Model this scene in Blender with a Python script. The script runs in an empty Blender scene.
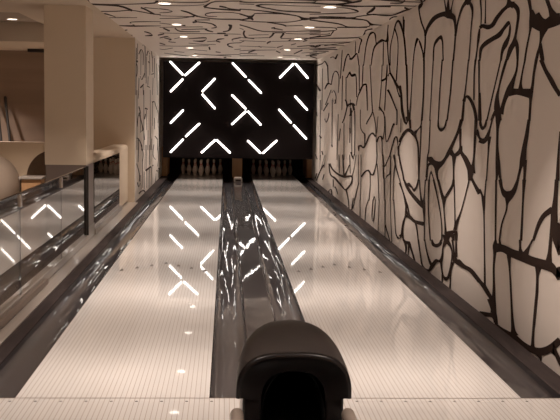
import bpy, bmesh, math, random
from mathutils import Vector, Matrix
random.seed(7)
SC = bpy.context.scene
COL = SC.collection
PI = math.pi

# ------------------------------------------------------------------ camera
FPX, CAM_H, PITCH, YAW, ROLL, CAM_D = 978.7885, 1.5724, .1002, .0557, .0167, 5.2605
R_ = Vector((math.cos(YAW), -math.sin(YAW), 0)); FH = Vector((math.sin(YAW), math.cos(YAW), 0)); ZZ = Vector((0, 0, 1))
FW = FH*math.cos(PITCH) - ZZ*math.sin(PITCH); UP = FH*math.sin(PITCH) + ZZ*math.cos(PITCH)
CX = R_*math.cos(ROLL) + UP*math.sin(ROLL); CY = -R_*math.sin(ROLL) + UP*math.cos(ROLL)
cam = bpy.data.cameras.new('camera'); camo = bpy.data.objects.new('camera', cam); COL.objects.link(camo)
cam.sensor_width = 36; cam.lens = FPX/560*36; cam.clip_start = .05; cam.clip_end = 100
m = Matrix.Identity(4)
for i in range(3):
    m[i][0] = CX[i]; m[i][1] = CY[i]; m[i][2] = -FW[i]
m[0][3], m[1][3], m[2][3] = 0, -CAM_D, CAM_H
camo.matrix_world = m
SC.camera = camo

# ------------------------------------------------------------------ dimensions (metres; Y runs down the lanes from the foul line)
LA, LB = -1.1326, -.0786            # left lane
RA, RB = .6077, 1.6617              # right lane
WL, WR, H = -1.529, 2.047, 2.743    # mural walls, ceiling
GW = .235
MY = 17.05                          # masking unit
GX = -1.625                         # glass railing
BW = 11.235                         # cream wall across the lounge

# ------------------------------------------------------------------ materials
def mat(name, base, rough=.5, metal=0, coat=0, coat_rough=.05, spec=.5, noise=None, bump=None, emit=None, estr=0, ior=None):
    M = bpy.data.materials.new(name); M.use_nodes = True
    nt = M.node_tree; N = nt.nodes; L = nt.links
    p = N['Principled BSDF']
    p.inputs['Base Color'].default_value = (*base, 1)
    p.inputs['Roughness'].default_value = rough; p.inputs['Metallic'].default_value = metal
    p.inputs['Coat Weight'].default_value = coat; p.inputs['Coat Roughness'].default_value = coat_rough
    p.inputs['Specular IOR Level'].default_value = spec
    if ior: p.inputs['IOR'].default_value = ior
    if emit:
        p.inputs['Emission Color'].default_value = (*emit, 1); p.inputs['Emission Strength'].default_value = estr
    tc = N.new('ShaderNodeTexCoord')
    def noise_node(scale, detail):
        mp = N.new('ShaderNodeMapping'); mp.inputs['Scale'].default_value = scale
        L.new(tc.outputs['Object'], mp.inputs['Vector'])
        n = N.new('ShaderNodeTexNoise'); n.inputs['Scale'].default_value = 1; n.inputs['Detail'].default_value = detail
        L.new(mp.outputs['Vector'], n.inputs['Vector']); return n
    if noise:                       # (scale xyz, second colour)
        n = noise_node(noise[0], 4)
        mx = N.new('ShaderNodeMix'); mx.data_type = 'RGBA'
        mx.inputs['A'].default_value = (*base, 1); mx.inputs['B'].default_value = (*noise[1], 1)
        L.new(n.outputs['Fac'], mx.inputs['Factor']); L.new(mx.outputs['Result'], p.inputs['Base Color'])
    if bump:                        # (scale xyz, strength, distance)
        n = noise_node(bump[0], 2)
        b = N.new('ShaderNodeBump'); b.inputs['Strength'].default_value = bump[1]; b.inputs['Distance'].default_value = bump[2]
        L.new(n.outputs['Fac'], b.inputs['Height']); L.new(b.outputs['Normal'], p.inputs['Normal'])
        if coat: L.new(b.outputs['Normal'], p.inputs['Coat Normal'])
    return M

def lane_material():
    M = bpy.data.materials.new('lane_laminate'); M.use_nodes = True
    nt = M.node_tree; N = nt.nodes; L = nt.links; p = N['Principled BSDF']
    tc = N.new('ShaderNodeTexCoord'); sp = N.new('ShaderNodeSeparateXYZ'); L.new(tc.outputs['Object'], sp.inputs[0])
    a = N.new('ShaderNodeMath'); a.operation = 'SUBTRACT'; a.inputs[1].default_value = LA - 1.054*4; L.new(sp.outputs['X'], a.inputs[0])
    d = N.new('ShaderNodeMath'); d.operation = 'DIVIDE'; d.inputs[1].default_value = 1.054/39; L.new(a.outputs[0], d.inputs[0])
    fr = N.new('ShaderNodeMath'); fr.operation = 'FRACT'; L.new(d.outputs[0], fr.inputs[0])
    lt = N.new('ShaderNodeMath'); lt.operation = 'LESS_THAN'; lt.inputs[1].default_value = .13; L.new(fr.outputs[0], lt.inputs[0])
    mp = N.new('ShaderNodeMapping'); mp.inputs['Scale'].default_value = (14, .5, 1); L.new(tc.outputs['Object'], mp.inputs[0])
    n = N.new('ShaderNodeTexNoise'); n.inputs['Scale'].default_value = 1; n.inputs['Detail'].default_value = 3; L.new(mp.outputs[0], n.inputs[0])
    mx = N.new('ShaderNodeMix'); mx.data_type = 'RGBA'
    mx.inputs['A'].default_value = (.67, .64, .605, 1); mx.inputs['B'].default_value = (.76, .725, .685, 1); L.new(n.outputs['Fac'], mx.inputs['Factor'])
    m2 = N.new('ShaderNodeMix'); m2.data_type = 'RGBA'; m2.inputs['B'].default_value = (.44, .36, .30, 1)
    L.new(mx.outputs['Result'], m2.inputs['A']); L.new(lt.outputs[0], m2.inputs['Factor']); L.new(m2.outputs['Result'], p.inputs['Base Color'])
    p.inputs['Roughness'].default_value = .35
    p.inputs['Coat Weight'].default_value = 1; p.inputs['Coat Roughness'].default_value = .025; p.inputs['Coat IOR'].default_value = 1.43
    mp2 = N.new('ShaderNodeMapping'); mp2.inputs['Scale'].default_value = (30, 2.2, 1); L.new(tc.outputs['Object'], mp2.inputs[0])
    n2 = N.new('ShaderNodeTexNoise'); n2.inputs['Scale'].default_value = 1; n2.inputs['Detail'].default_value = 1; L.new(mp2.outputs[0], n2.inputs[0])
    b = N.new('ShaderNodeBump'); b.inputs['Strength'].default_value = .2; b.inputs['Distance'].default_value = .0004
    L.new(n2.outputs['Fac'], b.inputs['Height']); L.new(b.outputs['Normal'], p.inputs['Coat Normal'])
    return M

def glass_material(name, tint, refl):
    M = bpy.data.materials.new(name); M.use_nodes = True
    nt = M.node_tree; N = nt.nodes; L = nt.links
    N.remove(N['Principled BSDF']); out = N['Material Output']
    tr = N.new('ShaderNodeBsdfTransparent'); tr.inputs[0].default_value = (*tint, 1)
    gl = N.new('ShaderNodeBsdfGlossy'); gl.inputs['Color'].default_value = (*refl, 1); gl.inputs['Roughness'].default_value = .01
    lw = N.new('ShaderNodeLayerWeight'); lw.inputs['Blend'].default_value = .5
    pw = N.new('ShaderNodeMath'); pw.operation = 'POWER'; pw.inputs[1].default_value = 2.7; L.new(lw.outputs['Facing'], pw.inputs[0])
    ma = N.new('ShaderNodeMath'); ma.operation = 'MULTIPLY_ADD'; ma.inputs[1].default_value = .94; ma.inputs[2].default_value = .06; L.new(pw.outputs[0], ma.inputs[0])
    nz = N.new('ShaderNodeTexNoise'); nz.inputs['Scale'].default_value = 2
    b = N.new('ShaderNodeBump'); b.inputs['Strength'].default_value = .05; b.inputs['Distance'].default_value = .002
    L.new(nz.outputs['Fac'], b.inputs['Height']); L.new(b.outputs['Normal'], gl.inputs['Normal'])
    mx = N.new('ShaderNodeMixShader'); L.new(ma.outputs[0], mx.inputs[0]); L.new(tr.outputs[0], mx.inputs[1]); L.new(gl.outputs[0], mx.inputs[2])
    L.new(mx.outputs[0], out.inputs['Surface'])
    return M

WALLC = (.78, .70, .63)
M_wall = mat('white_wall_paint', WALLC, .6, noise=((3, 3, 3), (.75, .67, .60)))
M_ink = mat('mural_ink', (.036, .020, .014), .8, spec=.1, noise=((2, 2, 2), (.038, .024, .02)))
M_cream = mat('cream_plaster', (.70, .58, .44), .7, noise=((2, 2, 2), (.66, .545, .41)))
M_ceil = mat('lounge_ceiling_paint', (.62, .51, .40), .7, noise=((2, 2, 2), (.58, .48, .37)))
M_recess = mat('shaded_recess_paint', (.36, .28, .22), .7, noise=((2, 2, 2), (.31, .25, .19)))  # darker ceiling colour, the unlit recess's shade put into the paint
M_brown = mat('brown_wall_panel', (.38, .27, .20), .6, noise=((.6, .6, 6), (.23, .165, .125)))
M_lane = lane_material()
M_dot = mat('lane_marker', (.06, .045, .036), .4, noise=((90, 90, 90), (.08, .06, .05)))
M_seam = mat('seam_strip', (.18, .13, .10), .5, noise=((40, 40, 40), (.22, .16, .12)))
M_gut = mat('gutter_plastic', (.029, .025, .027), .4, spec=.3, coat=.8, coat_rough=.02, noise=((9, .7, 9), (.042, .036, .038)), bump=((14, 1.1, 4), .7, .003))
M_cap = mat('divider_plastic', (.025, .020, .020), .4, spec=.2, coat=.75, coat_rough=.02, noise=((9, .7, 9), (.036, .030, .030)), bump=((10, 1.1, 4), .45, .004))
M_ledge = mat('ledge_laminate', (.016, .012, .012), .55, spec=.04, noise=((25, 3, 20), (.075, .058, .054)), bump=((12, 1.2, 6), .4, .004))
M_floor2 = mat('lounge_floor_tile', (.30, .25, .20), .35, noise=((1, 1, 1), (.24, .2, .16)))
M_white_trim = mat('pale_stone_strip', (.44, .39, .34), .3, coat=.4, noise=((45, .5, 5), (.28, .24, .21)))
M_mask = mat('black_panel', (.007, .0045, .0045), .8, spec=.08, noise=((4, 4, 4), (.009, .006, .006)))
M_tube = mat('led_tube_glow', (1, .97, .92), .3, emit=(1, .93, .86), estr=4.2)
M_lens = mat('downlight_glow', (1, .95, .9), .3, emit=(1, .90, .80), estr=2.6)
M_rim = mat('downlight_rim', (.7, .62, .54), .35, noise=((40, 40, 40), (.65, .58, .5)))
M_pin = mat('pin_plastic', (.66, .56, .49), .25, coat=.6, noise=((20, 20, 20), (.60, .50, .43)))
M_red = mat('pin_stripe_red', (.40, .03, .02), .3, noise=((30, 30, 30), (.35, .025, .02)))
M_wood = mat('amber_wood', (.52, .30, .15), .45, noise=((30, 30, 3), (.42, .23, .11)))
M_metal = mat('brushed_steel', (.62, .56, .50), .28, metal=1, noise=((5, 5, 80), (.55, .5, .45)))
M_bronze = mat('dark_bronze_mirror', (.20, .155, .13), .10, metal=1, noise=((3, 3, 3), (.17, .13, .11)))
M_clad = mat('brown_cladding', (.22, .17, .145), .4, coat=.1, coat_rough=.2, noise=((3, 3, 3), (.19, .145, .125)))
M_back = mat('grey_backing', (.50, .43, .37), .4, noise=((3, 8, .3), (.34, .28, .23)))
M_channel = mat('bronze_channel', (.30, .235, .19), .35, metal=.6, noise=((10, 1, 10), (.25, .2, .16)))
M_glass = glass_material('railing_glass', (.62, .60, .57), (.92, .90, .88))
M_hood = mat('hood_charcoal', (.044, .036, .034), .5, spec=.35, noise=((14, 14, 14), (.056, .046, .043)))
M_hood_lip = mat('hood_lip', (.008, .006, .006), .3, spec=.35, noise=((14, 14, 14), (.011, .008, .008)))
M_black = mat('tunnel_black', (.006, .005, .005), .7, noise=((10, 10, 10), (.008, .006, .006)))
M_rail = mat('beige_rail', (.30, .24, .20), .35, noise=((20, 20, 20), (.26, .21, .17)))
M_curtain = mat('pit_curtain', (.012, .009, .008), .9, noise=((20, 1, 3), (.02, .015, .012)))
M_sphere = mat('pale_shell', (.58, .47, .38), .45, noise=((3, 3, 3), (.66, .54, .43)))
M_arm = mat('brown_upholstery', (.24, .175, .13), .8, noise=((30, 30, 30), (.19, .14, .105)))
M_slot = mat('black_vent', (.02, .015, .012), .6, noise=((20, 20, 20), (.03, .022, .018)))

# ------------------------------------------------------------------ helpers
def link(name, bm, mats, parent=None, smooth=False):
    me = bpy.data.meshes.new(name); bmesh.ops.recalc_face_normals(bm, faces=bm.faces[:]); bm.to_mesh(me); bm.free()
    for x in (mats if isinstance(mats, (list, tuple)) else [mats]): me.materials.append(x)
    if smooth:
        for p in me.polygons: p.use_smooth = True
    o = bpy.data.objects.new(name, me); COL.objects.link(o)
    if parent: o.parent = parent
    return o
def tag(o, label=None, cat=None, group=None, kind=None):
    if label: o['label'] = label
    if cat: o['category'] = cat
    if group: o['group'] = group
    if kind: o['kind'] = kind
    return o
def empty(name, loc=(0, 0, 0)):
    e = bpy.data.objects.new(name, None); e.location = loc; e.empty_display_size = .1; COL.objects.link(e); return e
def box(bm, x0, x1, y0, y1, z0, z1, mi=0, bev=0, seg=2):
    v = [bm.verts.new((x, y, z)) for x in (x0, x1) for y in (y0, y1) for z in (z0, z1)]
    fs = [bm.faces.new([v[i] for i in q]) for q in ((0, 1, 3, 2), (4, 6, 7, 5), (0, 4, 5, 1), (2, 3, 7, 6), (0, 2, 6, 4), (1, 5, 7, 3))]
    for f in fs: f.material_index = mi
    if bev:
        es = list({e for f in fs for e in f.edges})
        r = bmesh.ops.bevel(bm, geom=es, offset=bev, segments=seg, profile=.5, affect='EDGES')
        for f in r['faces']: f.material_index = mi
    return fs
def BX(name, x0, x1, y0, y1, z0, z1, m, parent=None, bev=0):
    bm = bmesh.new(); box(bm, x0, x1, y0, y1, z0, z1, 0, bev); return link(name, bm, m, parent)
def quad(bm, pts, mi=0):
    f = bm.faces.new([bm.verts.new(p) for p in pts]); f.material_index = mi; return f
def lathe(bm, prof, cx=0, cy=0, n=24, mi=0, mif=None):
    rings = []
    for r, z in prof:
        if r < 1e-5: rings.append([bm.verts.new((cx, cy, z))])
        else: rings.append([bm.verts.new((cx + r*math.cos(2*PI*k/n), cy + r*math.sin(2*PI*k/n), z)) for k in range(n)])
    for i in range(len(rings) - 1):
        a, b = rings[i], rings[i+1]; z = (prof[i][1] + prof[i+1][1])/2
        for k in range(n):
            q = (k + 1) % n
            if len(a) == 1 and len(b) == 1: continue
            if len(a) == 1: f = bm.faces.new((a[0], b[q], b[k]))
            elif len(b) == 1: f = bm.faces.new((a[k], a[q], b[0]))
            else: f = bm.faces.new((a[k], a[q], b[q], b[k]))
            f.material_index = mif(z) if mif else mi
def tube(bm, p0, p1, r, n=12, mi=0, caps=4):
    p0, p1 = Vector(p0), Vector(p1); ax = (p1 - p0); ln = ax.length; q = ax.to_track_quat('Z', 'Y')
    prof = []
    for k in range(caps + 1):
        t = PI/2*k/caps; prof.append((r*math.sin(t), r - r*math.cos(t)))
    for k in range(caps + 1):
        t = PI/2*(1 - k/caps); prof.append((r*math.sin(t), ln - r + r*math.cos(t)))
    s = len(bm.verts); lathe(bm, prof, n=n, mi=mi)
    bm.verts.ensure_lookup_table()
    for v in bm.verts[s:]: v.co = p0 + q @ v.co

# ------------------------------------------------------------------ mural strokes: each stroke is a list of left/right edge points on its surface, in mm
MW = [[2539,2481,2573,2485,2523,2368,2557,2371,2509,2293,2568,2299],
[2733,2290,2674,2263,2623,2300,2607,2268,2470,2281,2450,2242,2360,2281,2271,2251,2246,2322,2155,2297,2088,2361,2014,2336,1965,2382,1882,2361,1938,2422,1848,2407],
[1939,2395,1908,2352,1777,2383,1815,2350,1632,2328,1727,2324,1609,2270,1680,2276,1631,2201,1694,2209,1663,2133,1726,2141,1666,2079,1780,2099,1748,2039,1863,2059,1850,1971,1923,1981],
[2687,2012,2643,2008,2691,2107,2593,2093,2555,2153,2459,2121,2337,2176,2263,2142,2169,2192,2076,2158,2047,2219,1977,2198,1886,2260,1852,2230,1814,2208,1863,2212,1823,2145,1888,2154,1881,2083,1999,2104,1978,2041,2054,2051,2019,1976,2071,1981],
[1654,2109,1755,2107,1599,2053,1684,2055,1595,1957,1641,1958],
[1371,2356,1450,2362,1326,2272,1390,2277,1296,2201,1389,2211,1342,2129,1385,2134,1392,2037,1436,2042,1428,1947,1472,1951],
[1311,2283,1382,2282,1215,2224,1319,2213,1113,2191,1167,2148,1041,2193,951,2131,914,2212,837,2161,770,2207,741,2156],
[1341,2206,1371,2181,1161,2182,1205,2136,1044,2168,1083,2112],
[992,2319,1070,2319,920,2254,995,2251,795,2196,958,2187],
[970,2129,1162,2161,1072,2079,1144,2089,1116,2028,1156,2033,1143,1973,1204,1981,1167,1933,1228,1940],
[1097,2047,1151,2049,1052,1981,1137,1983,1025,1929,1103,1930],
[1178,2253,1365,2231,1074,2201,1178,2135,955,2192,897,2129,793,2200,715,2139],
[1848,2402,1929,2371,1826,2392,1876,2361,1740,2381,1794,2337],
[2599,1750,2647,1751,2532,1527,2614,1525],
[2027,1985,2064,1990,2118,1858,2156,1862,2235,1698,2275,1701,2353,1527,2401,1529],
[1862,1975,1927,1984,1952,1883,2019,1890,2041,1781,2093,1785,2059,1707,2157,1711,2008,1624,2185,1621,1955,1535,2110,1527],
[2114,1597,2182,1605,2157,1564,2235,1572,2208,1526,2279,1532],
[1596,1964,1642,1967,1610,1891,1656,1895,1662,1820,1745,1831,1702,1755,1853,1777,1833,1694,1936,1707,1900,1629,2000,1637,1917,1577,2045,1583],
[1420,1954,1463,1959,1470,1876,1508,1879,1491,1793,1551,1796,1448,1749,1583,1752],
[1810,1772,1787,1709,1642,1763,1636,1718,1496,1759,1510,1711,1279,1754,1303,1689],
[1159,1940,1227,1947,1205,1856,1260,1860,1221,1771,1283,1775,1236,1714,1327,1719,1254,1658,1311,1660,1260,1539,1317,1539],
[1054,1942,1135,1935,964,1871,1032,1863,838,1806,917,1793,754,1754,825,1742,660,1704,722,1692],
[2553,1536,2613,1534,2516,1495,2602,1488,2490,1482,2505,1451,2459,1492,2386,1484,2411,1538,2370,1536],
[2561,1394,2613,1351,2484,1385,2438,1344,2414,1400,2302,1388,2303,1470,2249,1467,2246,1540,2194,1537],
[2227,1407,2341,1407,2280,1290,2321,1289,2302,1060,2343,1057],
[1974,1539,2132,1541,2023,1472,2102,1472,2020,1344,2091,1342,1969,1217,2083,1212,2009,1086,2061,1083],
[1967,1241,2084,1231,1927,1147,2004,1139,1901,1090,1944,1084],
[1267,1545,1331,1548,1290,1445,1376,1447,1323,1347,1432,1348,1330,1267,1468,1268,1413,1205,1479,1206,1471,1117,1531,1117],
[1302,1273,1419,1266,1311,1204,1377,1200,1318,1130,1376,1126],
[659,1480,679,1480,652,1331,699,1330,635,1178,711,1174],
[2489,982,2561,967,2417,946,2472,936,2332,895,2437,883,2335,780,2376,776,2298,586,2339,580],
[2312,1068,2353,1066,2332,939,2381,936,2326,881,2431,875],
[2021,1089,2074,1085,2005,870,2051,866,1979,628,2024,622],
[1894,1100,1985,1089,1845,1038,1924,1024,1732,1019,1841,975,1742,1023,1648,971,1629,1045,1525,1036,1522,1127,1463,1125],
[1598,986,1812,981,1701,935,1765,932,1730,875,1771,874,1826,770,1869,768,1870,642,1919,637],
[1304,1138,1392,1133,1335,986,1378,983,1332,714,1391,707],
[649,1184,725,1180,652,1075,735,1070,649,986,768,977,639,915,769,906,717,835,777,831,720,795,780,789],
[612,922,771,902,615,810,711,797],
[698,979,774,1005,864,928,938,941,969,856,1043,858,1070,747,1122,745],
[2299,595,2340,589,2267,426,2307,419,2217,230,2283,218],
[2387,259,2461,230,2223,244,2329,205,2094,210,2194,174,1990,183,2085,152,1920,158,2067,117],
[1973,637,2018,633,1939,595,2071,579,1967,526,2047,515,1992,413,2046,405,1956,277,2027,264,1929,177,2049,155],
[1866,652,1910,646,1832,611,1917,598],
[1979,612,1994,534,1760,625,1811,566,1549,625,1621,561,1313,637,1380,568,1093,640,1154,574,920,650,968,582,710,662,784,595,596,635,680,594,497,605,587,567],
[1356,719,1415,711,1344,659,1403,649,1271,633,1428,602],
[1088,752,1125,753,1156,690,1207,691,1189,631,1318,632],
[721,802,781,796,722,718,795,709,705,655,839,640],
[615,822,713,799,583,778,654,761,537,736,601,720],
[1578,600,1706,580,1580,480,1628,472,1539,363,1586,354,1508,261,1554,251],
[871,614,1045,594,947,535,1006,526,943,441,1002,431,951,369,1010,358],
[2044,179,2169,141,1947,130,2072,94,1879,78,2005,42,1841,19,1924,-5],
[1931,186,2050,163,1893,92,2060,57],
[2377,6,2396,-32,2192,36,2214,-4,1947,70,2013,30,1860,34,1956,2],
[1900,16,1944,-8,1733,16,1783,-17,1530,30,1583,-8,1387,41,1481,-19,1194,36,1270,-19,1022,48,1065,-3,848,81,830,33,691,139,615,117,535,223,451,209],
[1509,269,1555,259,1463,151,1525,137,1405,73,1511,46,1327,53,1548,-7],
[952,376,1011,366,968,255,1028,245,987,146,1040,135,974,63,1054,45,916,53,1114,6],
[851,74,1000,9,819,30,877,7,820,-2,841,-8],
[573,151,678,100,515,118,570,94,487,76,506,69],
[5351,2803,5431,2798,5088,2732,5285,2740,5150,2697,5338,2728,5255,2677,5331,2683,5120,2546,5192,2548,4907,2424,4991,2428,4872,2303,4944,2309,4910,2122,4997,2128],
[4976,2387,4864,2372,4874,2463,4741,2439,4575,2539,4435,2495,4146,2546,4088,2497,3838,2519,3903,2463,3618,2470,3767,2445,3546,2412,3658,2417,3526,2313,3591,2318,3539,2212,3593,2217,3576,2055,3631,2059],
[4039,2652,4087,2655,3928,2544,4009,2549,3812,2490,4027,2501],
[3863,2631,3921,2638,3795,2503,3978,2522],
[3665,2608,3709,2615,3722,2533,3777,2542,3709,2475,3918,2509],
[3597,2282,3510,2272,3494,2413,3432,2404,3362,2515,3275,2496,3168,2556,3121,2511,2966,2492,3066,2492,2929,2418,2985,2424,2967,2292,3006,2296,3002,2027,3040,2029],
[3178,2562,3250,2556,3132,2549,3125,2500,3077,2551,3007,2529],
[5556,2156,5507,2152,5498,2285,5442,2280,5383,2390,5265,2364,5157,2334,5241,2333,4994,2225,5065,2226,4916,2154,5001,2155],
[4501,2103,4448,2099,4494,2237,4428,2230,4394,2300,4280,2276,4140,2327,4180,2291,4047,2255,4107,2257,4029,2179,4077,2182,3995,2077,4043,2079],
[2681,2268,2725,2273,2683,2199,2766,2208,2735,2111,2780,2115,2763,2014,2817,2018],
[2687,2501,2740,2506,2647,2380,2682,2383,2653,2266,2680,2269],
[6198,2697,6272,2704,6166,2556,6239,2561,6112,2486,6234,2495],
[6424,2665,6568,2669,6254,2565,6359,2569,6095,2453,6202,2458,5923,2174,6010,2177],
[5934,2187,6004,2191,5836,1856,5905,1858,5684,1495,5799,1493],
[5509,2165,5559,2168,5571,1771,5622,1773,5598,1495,5711,1495],
[4897,2134,4984,2138,4872,1835,4945,1837,4904,1502,5003,1502],
[4456,2111,4496,2114,4503,1755,4544,1756,4534,1506,4575,1506],
[4040,2089,4089,2093,4098,1817,4148,1819,4128,1510,4178,1510],
[3592,2066,3642,2070,3649,1768,3700,1770,3745,1513,3797,1514],
[3018,2037,3057,2040,3072,1831,3111,1833,3112,1685,3181,1687,3137,1519,3231,1520],
[2764,2024,2827,2028,2802,1906,2848,1908,2781,1694,2827,1695],
[3207,1691,3086,1681,3149,1723,3071,1710,3011,1738,3052,1716,2852,1696,2946,1684,2718,1616,2819,1609,2649,1527,2751,1522],
[2663,2019,2716,2022,2625,1762,2669,1763,2564,1526,2645,1525],
[6255,1903,6486,1900,6144,1782,6270,1781,6062,1632,6151,1630,5899,1494,5993,1490],
[5765,1548,5910,1535,5589,1506,5826,1483],
[6329,1239,6191,1232,6064,1348,5963,1337,5710,1410,5704,1370,5325,1373,5485,1341,5184,1312,5285,1302,5054,1207,5144,1202,4985,869,5059,863],
[5562,1509,5718,1506,5524,1410,5638,1406],
[5892,1509,6004,1501,5852,1466,5848,1445,5797,1510,5690,1503],
[4941,1513,5000,1514,4970,1447,5026,1451,5139,1396,5199,1405,5268,1340,5459,1367],
[4948,1449,5018,1449,4954,1210,5013,1208,5000,867,5060,864],
[4508,1518,4549,1518,4519,1226,4573,1225,4568,1130,4636,1128,4581,897,4650,893],
[4130,1521,4180,1521,4089,1451,4172,1445,4015,1440,4010,1406,3900,1456,3827,1449,3819,1525,3773,1523],
[4602,1135,4627,1108,4393,1150,4528,1093,4246,1123,4327,1072,4002,1125,3927,1086,3841,1167,3738,1156,3723,1232,3581,1222,3520,1335,3416,1328,3360,1434,3256,1427,3269,1533,3144,1526],
[3543,1265,3710,1231,3438,1227,3517,1191,3381,1234,3302,1208,3284,1263,3144,1253,3241,1302,3146,1303],
[3194,1452,3290,1450,3184,1303,3255,1300,3105,1249,3212,1234,2951,1212,3098,1185,2806,1152,2977,1125,2741,1107,2934,1092,2775,1026,2905,1018],
[2659,1534,2763,1534,2680,1390,2764,1389,2704,1225,2767,1223,2698,1142,2825,1139,2661,1093,2918,1088],
[2704,1128,2950,1109,2750,1065,2845,1056,2744,1042,2806,1034],
[2630,1457,2758,1441,2541,1380,2589,1373],
[3340,1220,3542,1213,3412,1103,3477,1099,3394,982,3458,978],
[3885,1092,4302,1091,4083,1023,4229,1014,4041,937,4114,930],
[4677,929,4566,934,4634,1036,4541,1035,4478,1092,4429,1066,4241,1085,4325,1063,4106,1041,4209,1023],
[4523,903,4470,904,4409,1012,4404,980,4235,924,4283,917],
[6181,1056,6278,1047,5996,940,6084,931,5822,811,5938,799],
[6126,766,6218,752,5861,669,5944,657,5626,559,5782,540,5643,491,5744,480,5513,460,5773,424],
[5839,825,5925,812,5615,767,5770,740,5351,717,5499,683,5013,675,5169,633,4741,642,4891,602,4662,610,4739,592],
[5555,809,5700,763,5355,779,5433,758,5283,762,5249,727,5163,798,5064,798,5084,876,5010,878],
[4956,883,5015,878,4874,750,4947,742,4756,666,4886,647,4639,638,4801,619,4635,460,4691,453,4607,279,4663,271],
[4646,904,4702,901,4669,721,4739,717,4634,649,4856,634],
[4439,919,4530,913,4472,696,4526,691,4404,487,4458,480,4309,319,4362,311],
[4239,935,4323,925,4043,779,4103,771,3901,641,3948,634,3819,513,3867,507,3792,387,3856,379],
[4019,951,4115,939,3872,850,3978,834,3767,809,3843,760,3701,842,3602,835,3512,933,3417,931,3471,988,3407,990],
[3701,787,3884,771,3750,696,3808,690,3683,569,3740,562,3619,471,3725,456],
[3385,993,3438,989,3339,801,3382,797,3290,614,3342,608,3234,557,3380,539],
[2842,1030,2888,1029,2938,910,2975,909,3086,735,3134,734,3194,621,3310,616,3236,554,3356,545],
[2743,1051,2818,1036,2611,1003,2700,984,2440,957,2565,927],
[3719,476,3670,432,3520,514,3446,466,3230,550,3336,514,3208,465,3292,453],
[3452,480,3803,445,3548,417,3745,396],
[3318,512,3482,484,3311,453,3383,440],
[5546,472,5738,412,5322,445,5440,405,5099,435,5166,395,4651,468,4701,419],
[5861,111,5767,125,5907,248,5819,258,5815,377,5716,382,5734,434,5548,434],
[5056,422,5177,403,4988,344,5062,333,4916,238,4975,229],
[5889,177,5961,180,5987,135,6115,140],
[5719,148,5824,126,5641,140,5751,95,5395,159,5530,116,5276,106,5380,85,5030,-6,5130,-28],
[5599,124,5756,99,5565,62,5682,45,5621,-20,5689,-29],
[5394,133,5526,117,5458,4,5508,-2],
[4908,252,4987,239,4775,115,4846,102,4644,17,4719,-2,4388,18,4394,-13,4301,73,4159,71,4070,170,3978,152,3900,189,3775,183,3815,256,3734,265,3793,329,3716,334,3725,417,3489,420],
[4588,294,4642,285,4458,191,4523,178,4247,111,4356,83,4134,129,4240,71],
[4239,341,4301,329,4141,315,4253,280,4045,323,4022,289,3939,349,3823,347,3885,387,3826,392],
[3541,430,3691,382,3422,396,3513,373,3359,335,3412,327,3388,225,3441,219,3434,110,3532,101,3590,40,3595,75,3751,57,3678,76,3819,116,3750,130,3880,175,3770,194],
[3350,458,3435,444,3291,358,3353,348,3191,306,3356,264,3089,316,3209,257,2900,299,2979,257,2648,302,2739,261,2353,259,2449,221],
[3231,472,3283,465,3175,324,3272,309],
[3292,258,3389,248,3383,161,3426,155,3397,-11,3451,-20],
[3707,81,3785,68,3718,-36,3764,-44],
[10062,2307,9988,2304,10227,2455,10129,2452,10285,2491,10344,2516,10857,2451,10956,2473,11196,2452,11268,2482],
[10165,2505,10032,2494,10005,2610,9909,2601,9871,2688,9709,2680,10135,2721,10071,2734],
[9517,2283,9447,2279,9344,2535,9255,2528,9109,2677,8989,2662,8786,2724,8691,2690,8369,2668,8489,2668,8273,2555,8349,2559,8181,2514,8331,2519],
[8740,2248,8678,2244,8634,2416,8535,2407,8414,2512,8287,2490,7838,2554,7746,2515,7451,2514,7250,2480,7363,2627,7296,2621,7341,2700,7258,2692],
[7278,2499,7390,2506,7220,2320,7286,2323,7086,2173,7173,2175],
[7617,2502,7689,2507,7600,2195,7653,2198],
[7096,2173,7031,2169,7117,2394,7052,2389,6905,2565,6844,2558,6786,2661,6687,2646,6578,2694,6573,2662,6318,2621,6408,2622,6161,2495,6241,2498,6042,2400,6123,2404,5902,2119,6009,2123],
[6756,2607,6854,2609,6567,2488,6625,2490,6500,2355,6545,2358,6509,2146,6570,2149],
[6121,2653,6195,2660,6117,2514,6210,2522],
[10448,2705,10515,2710,10440,2510,10530,2516],
[11079,2256,11304,2248,10874,2201,10974,2177,10462,2197,10570,2175,10258,2124,10359,2126,10136,1819,10239,1820],
[9953,2315,10027,2319,9842,1913,9941,1915],
[9508,2294,9578,2298,9534,1995,9630,1998],
[8785,2261,8848,2264,8626,1949,8688,1950,8432,1609,8514,1608],
[7682,2210,7736,2213,7693,2010,7747,2012,7739,1856,7793,1858,7825,1608,7898,1609],
[7787,2015,7703,1986,7492,2024,7385,2003,7374,2056,7260,2050,7324,2194,7273,2191],
[7260,2044,7372,2049,7329,1821,7396,1823,7378,1608,7447,1609],
[10265,1686,10189,1684,10109,1820,10012,1815,9905,1902,9750,1890,9619,1988,9469,1970,9221,2006,9296,1979,9041,1944,9170,1946,8936,1609,9001,1609],
[7255,2049,7157,2036,7043,2087,7101,2069,6722,1999,6839,1991,6460,1917,6617,1904,6309,1879,6431,1870,6198,1816,6292,1814,6168,1765,6277,1765,6083,1609,6212,1608],
[6478,1898,6593,1897,6423,1833,6478,1831,6242,1769,6346,1763],
[7106,2184,7155,2185,6994,2076,7101,2078],
[6519,2156,6564,2159,6544,1961,6624,1965],
[7135,1877,7270,1869,6894,1791,6992,1785,6528,1643,6609,1638,6448,1611,6528,1606],
[5870,2127,5976,2131,5797,1880,5862,1881,5751,1608,5821,1608],
[11121,1721,11054,1693,10642,1727,10753,1710,10374,1647,10536,1639],
[7811,1665,7928,1652,7586,1614,7680,1603],
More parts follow.
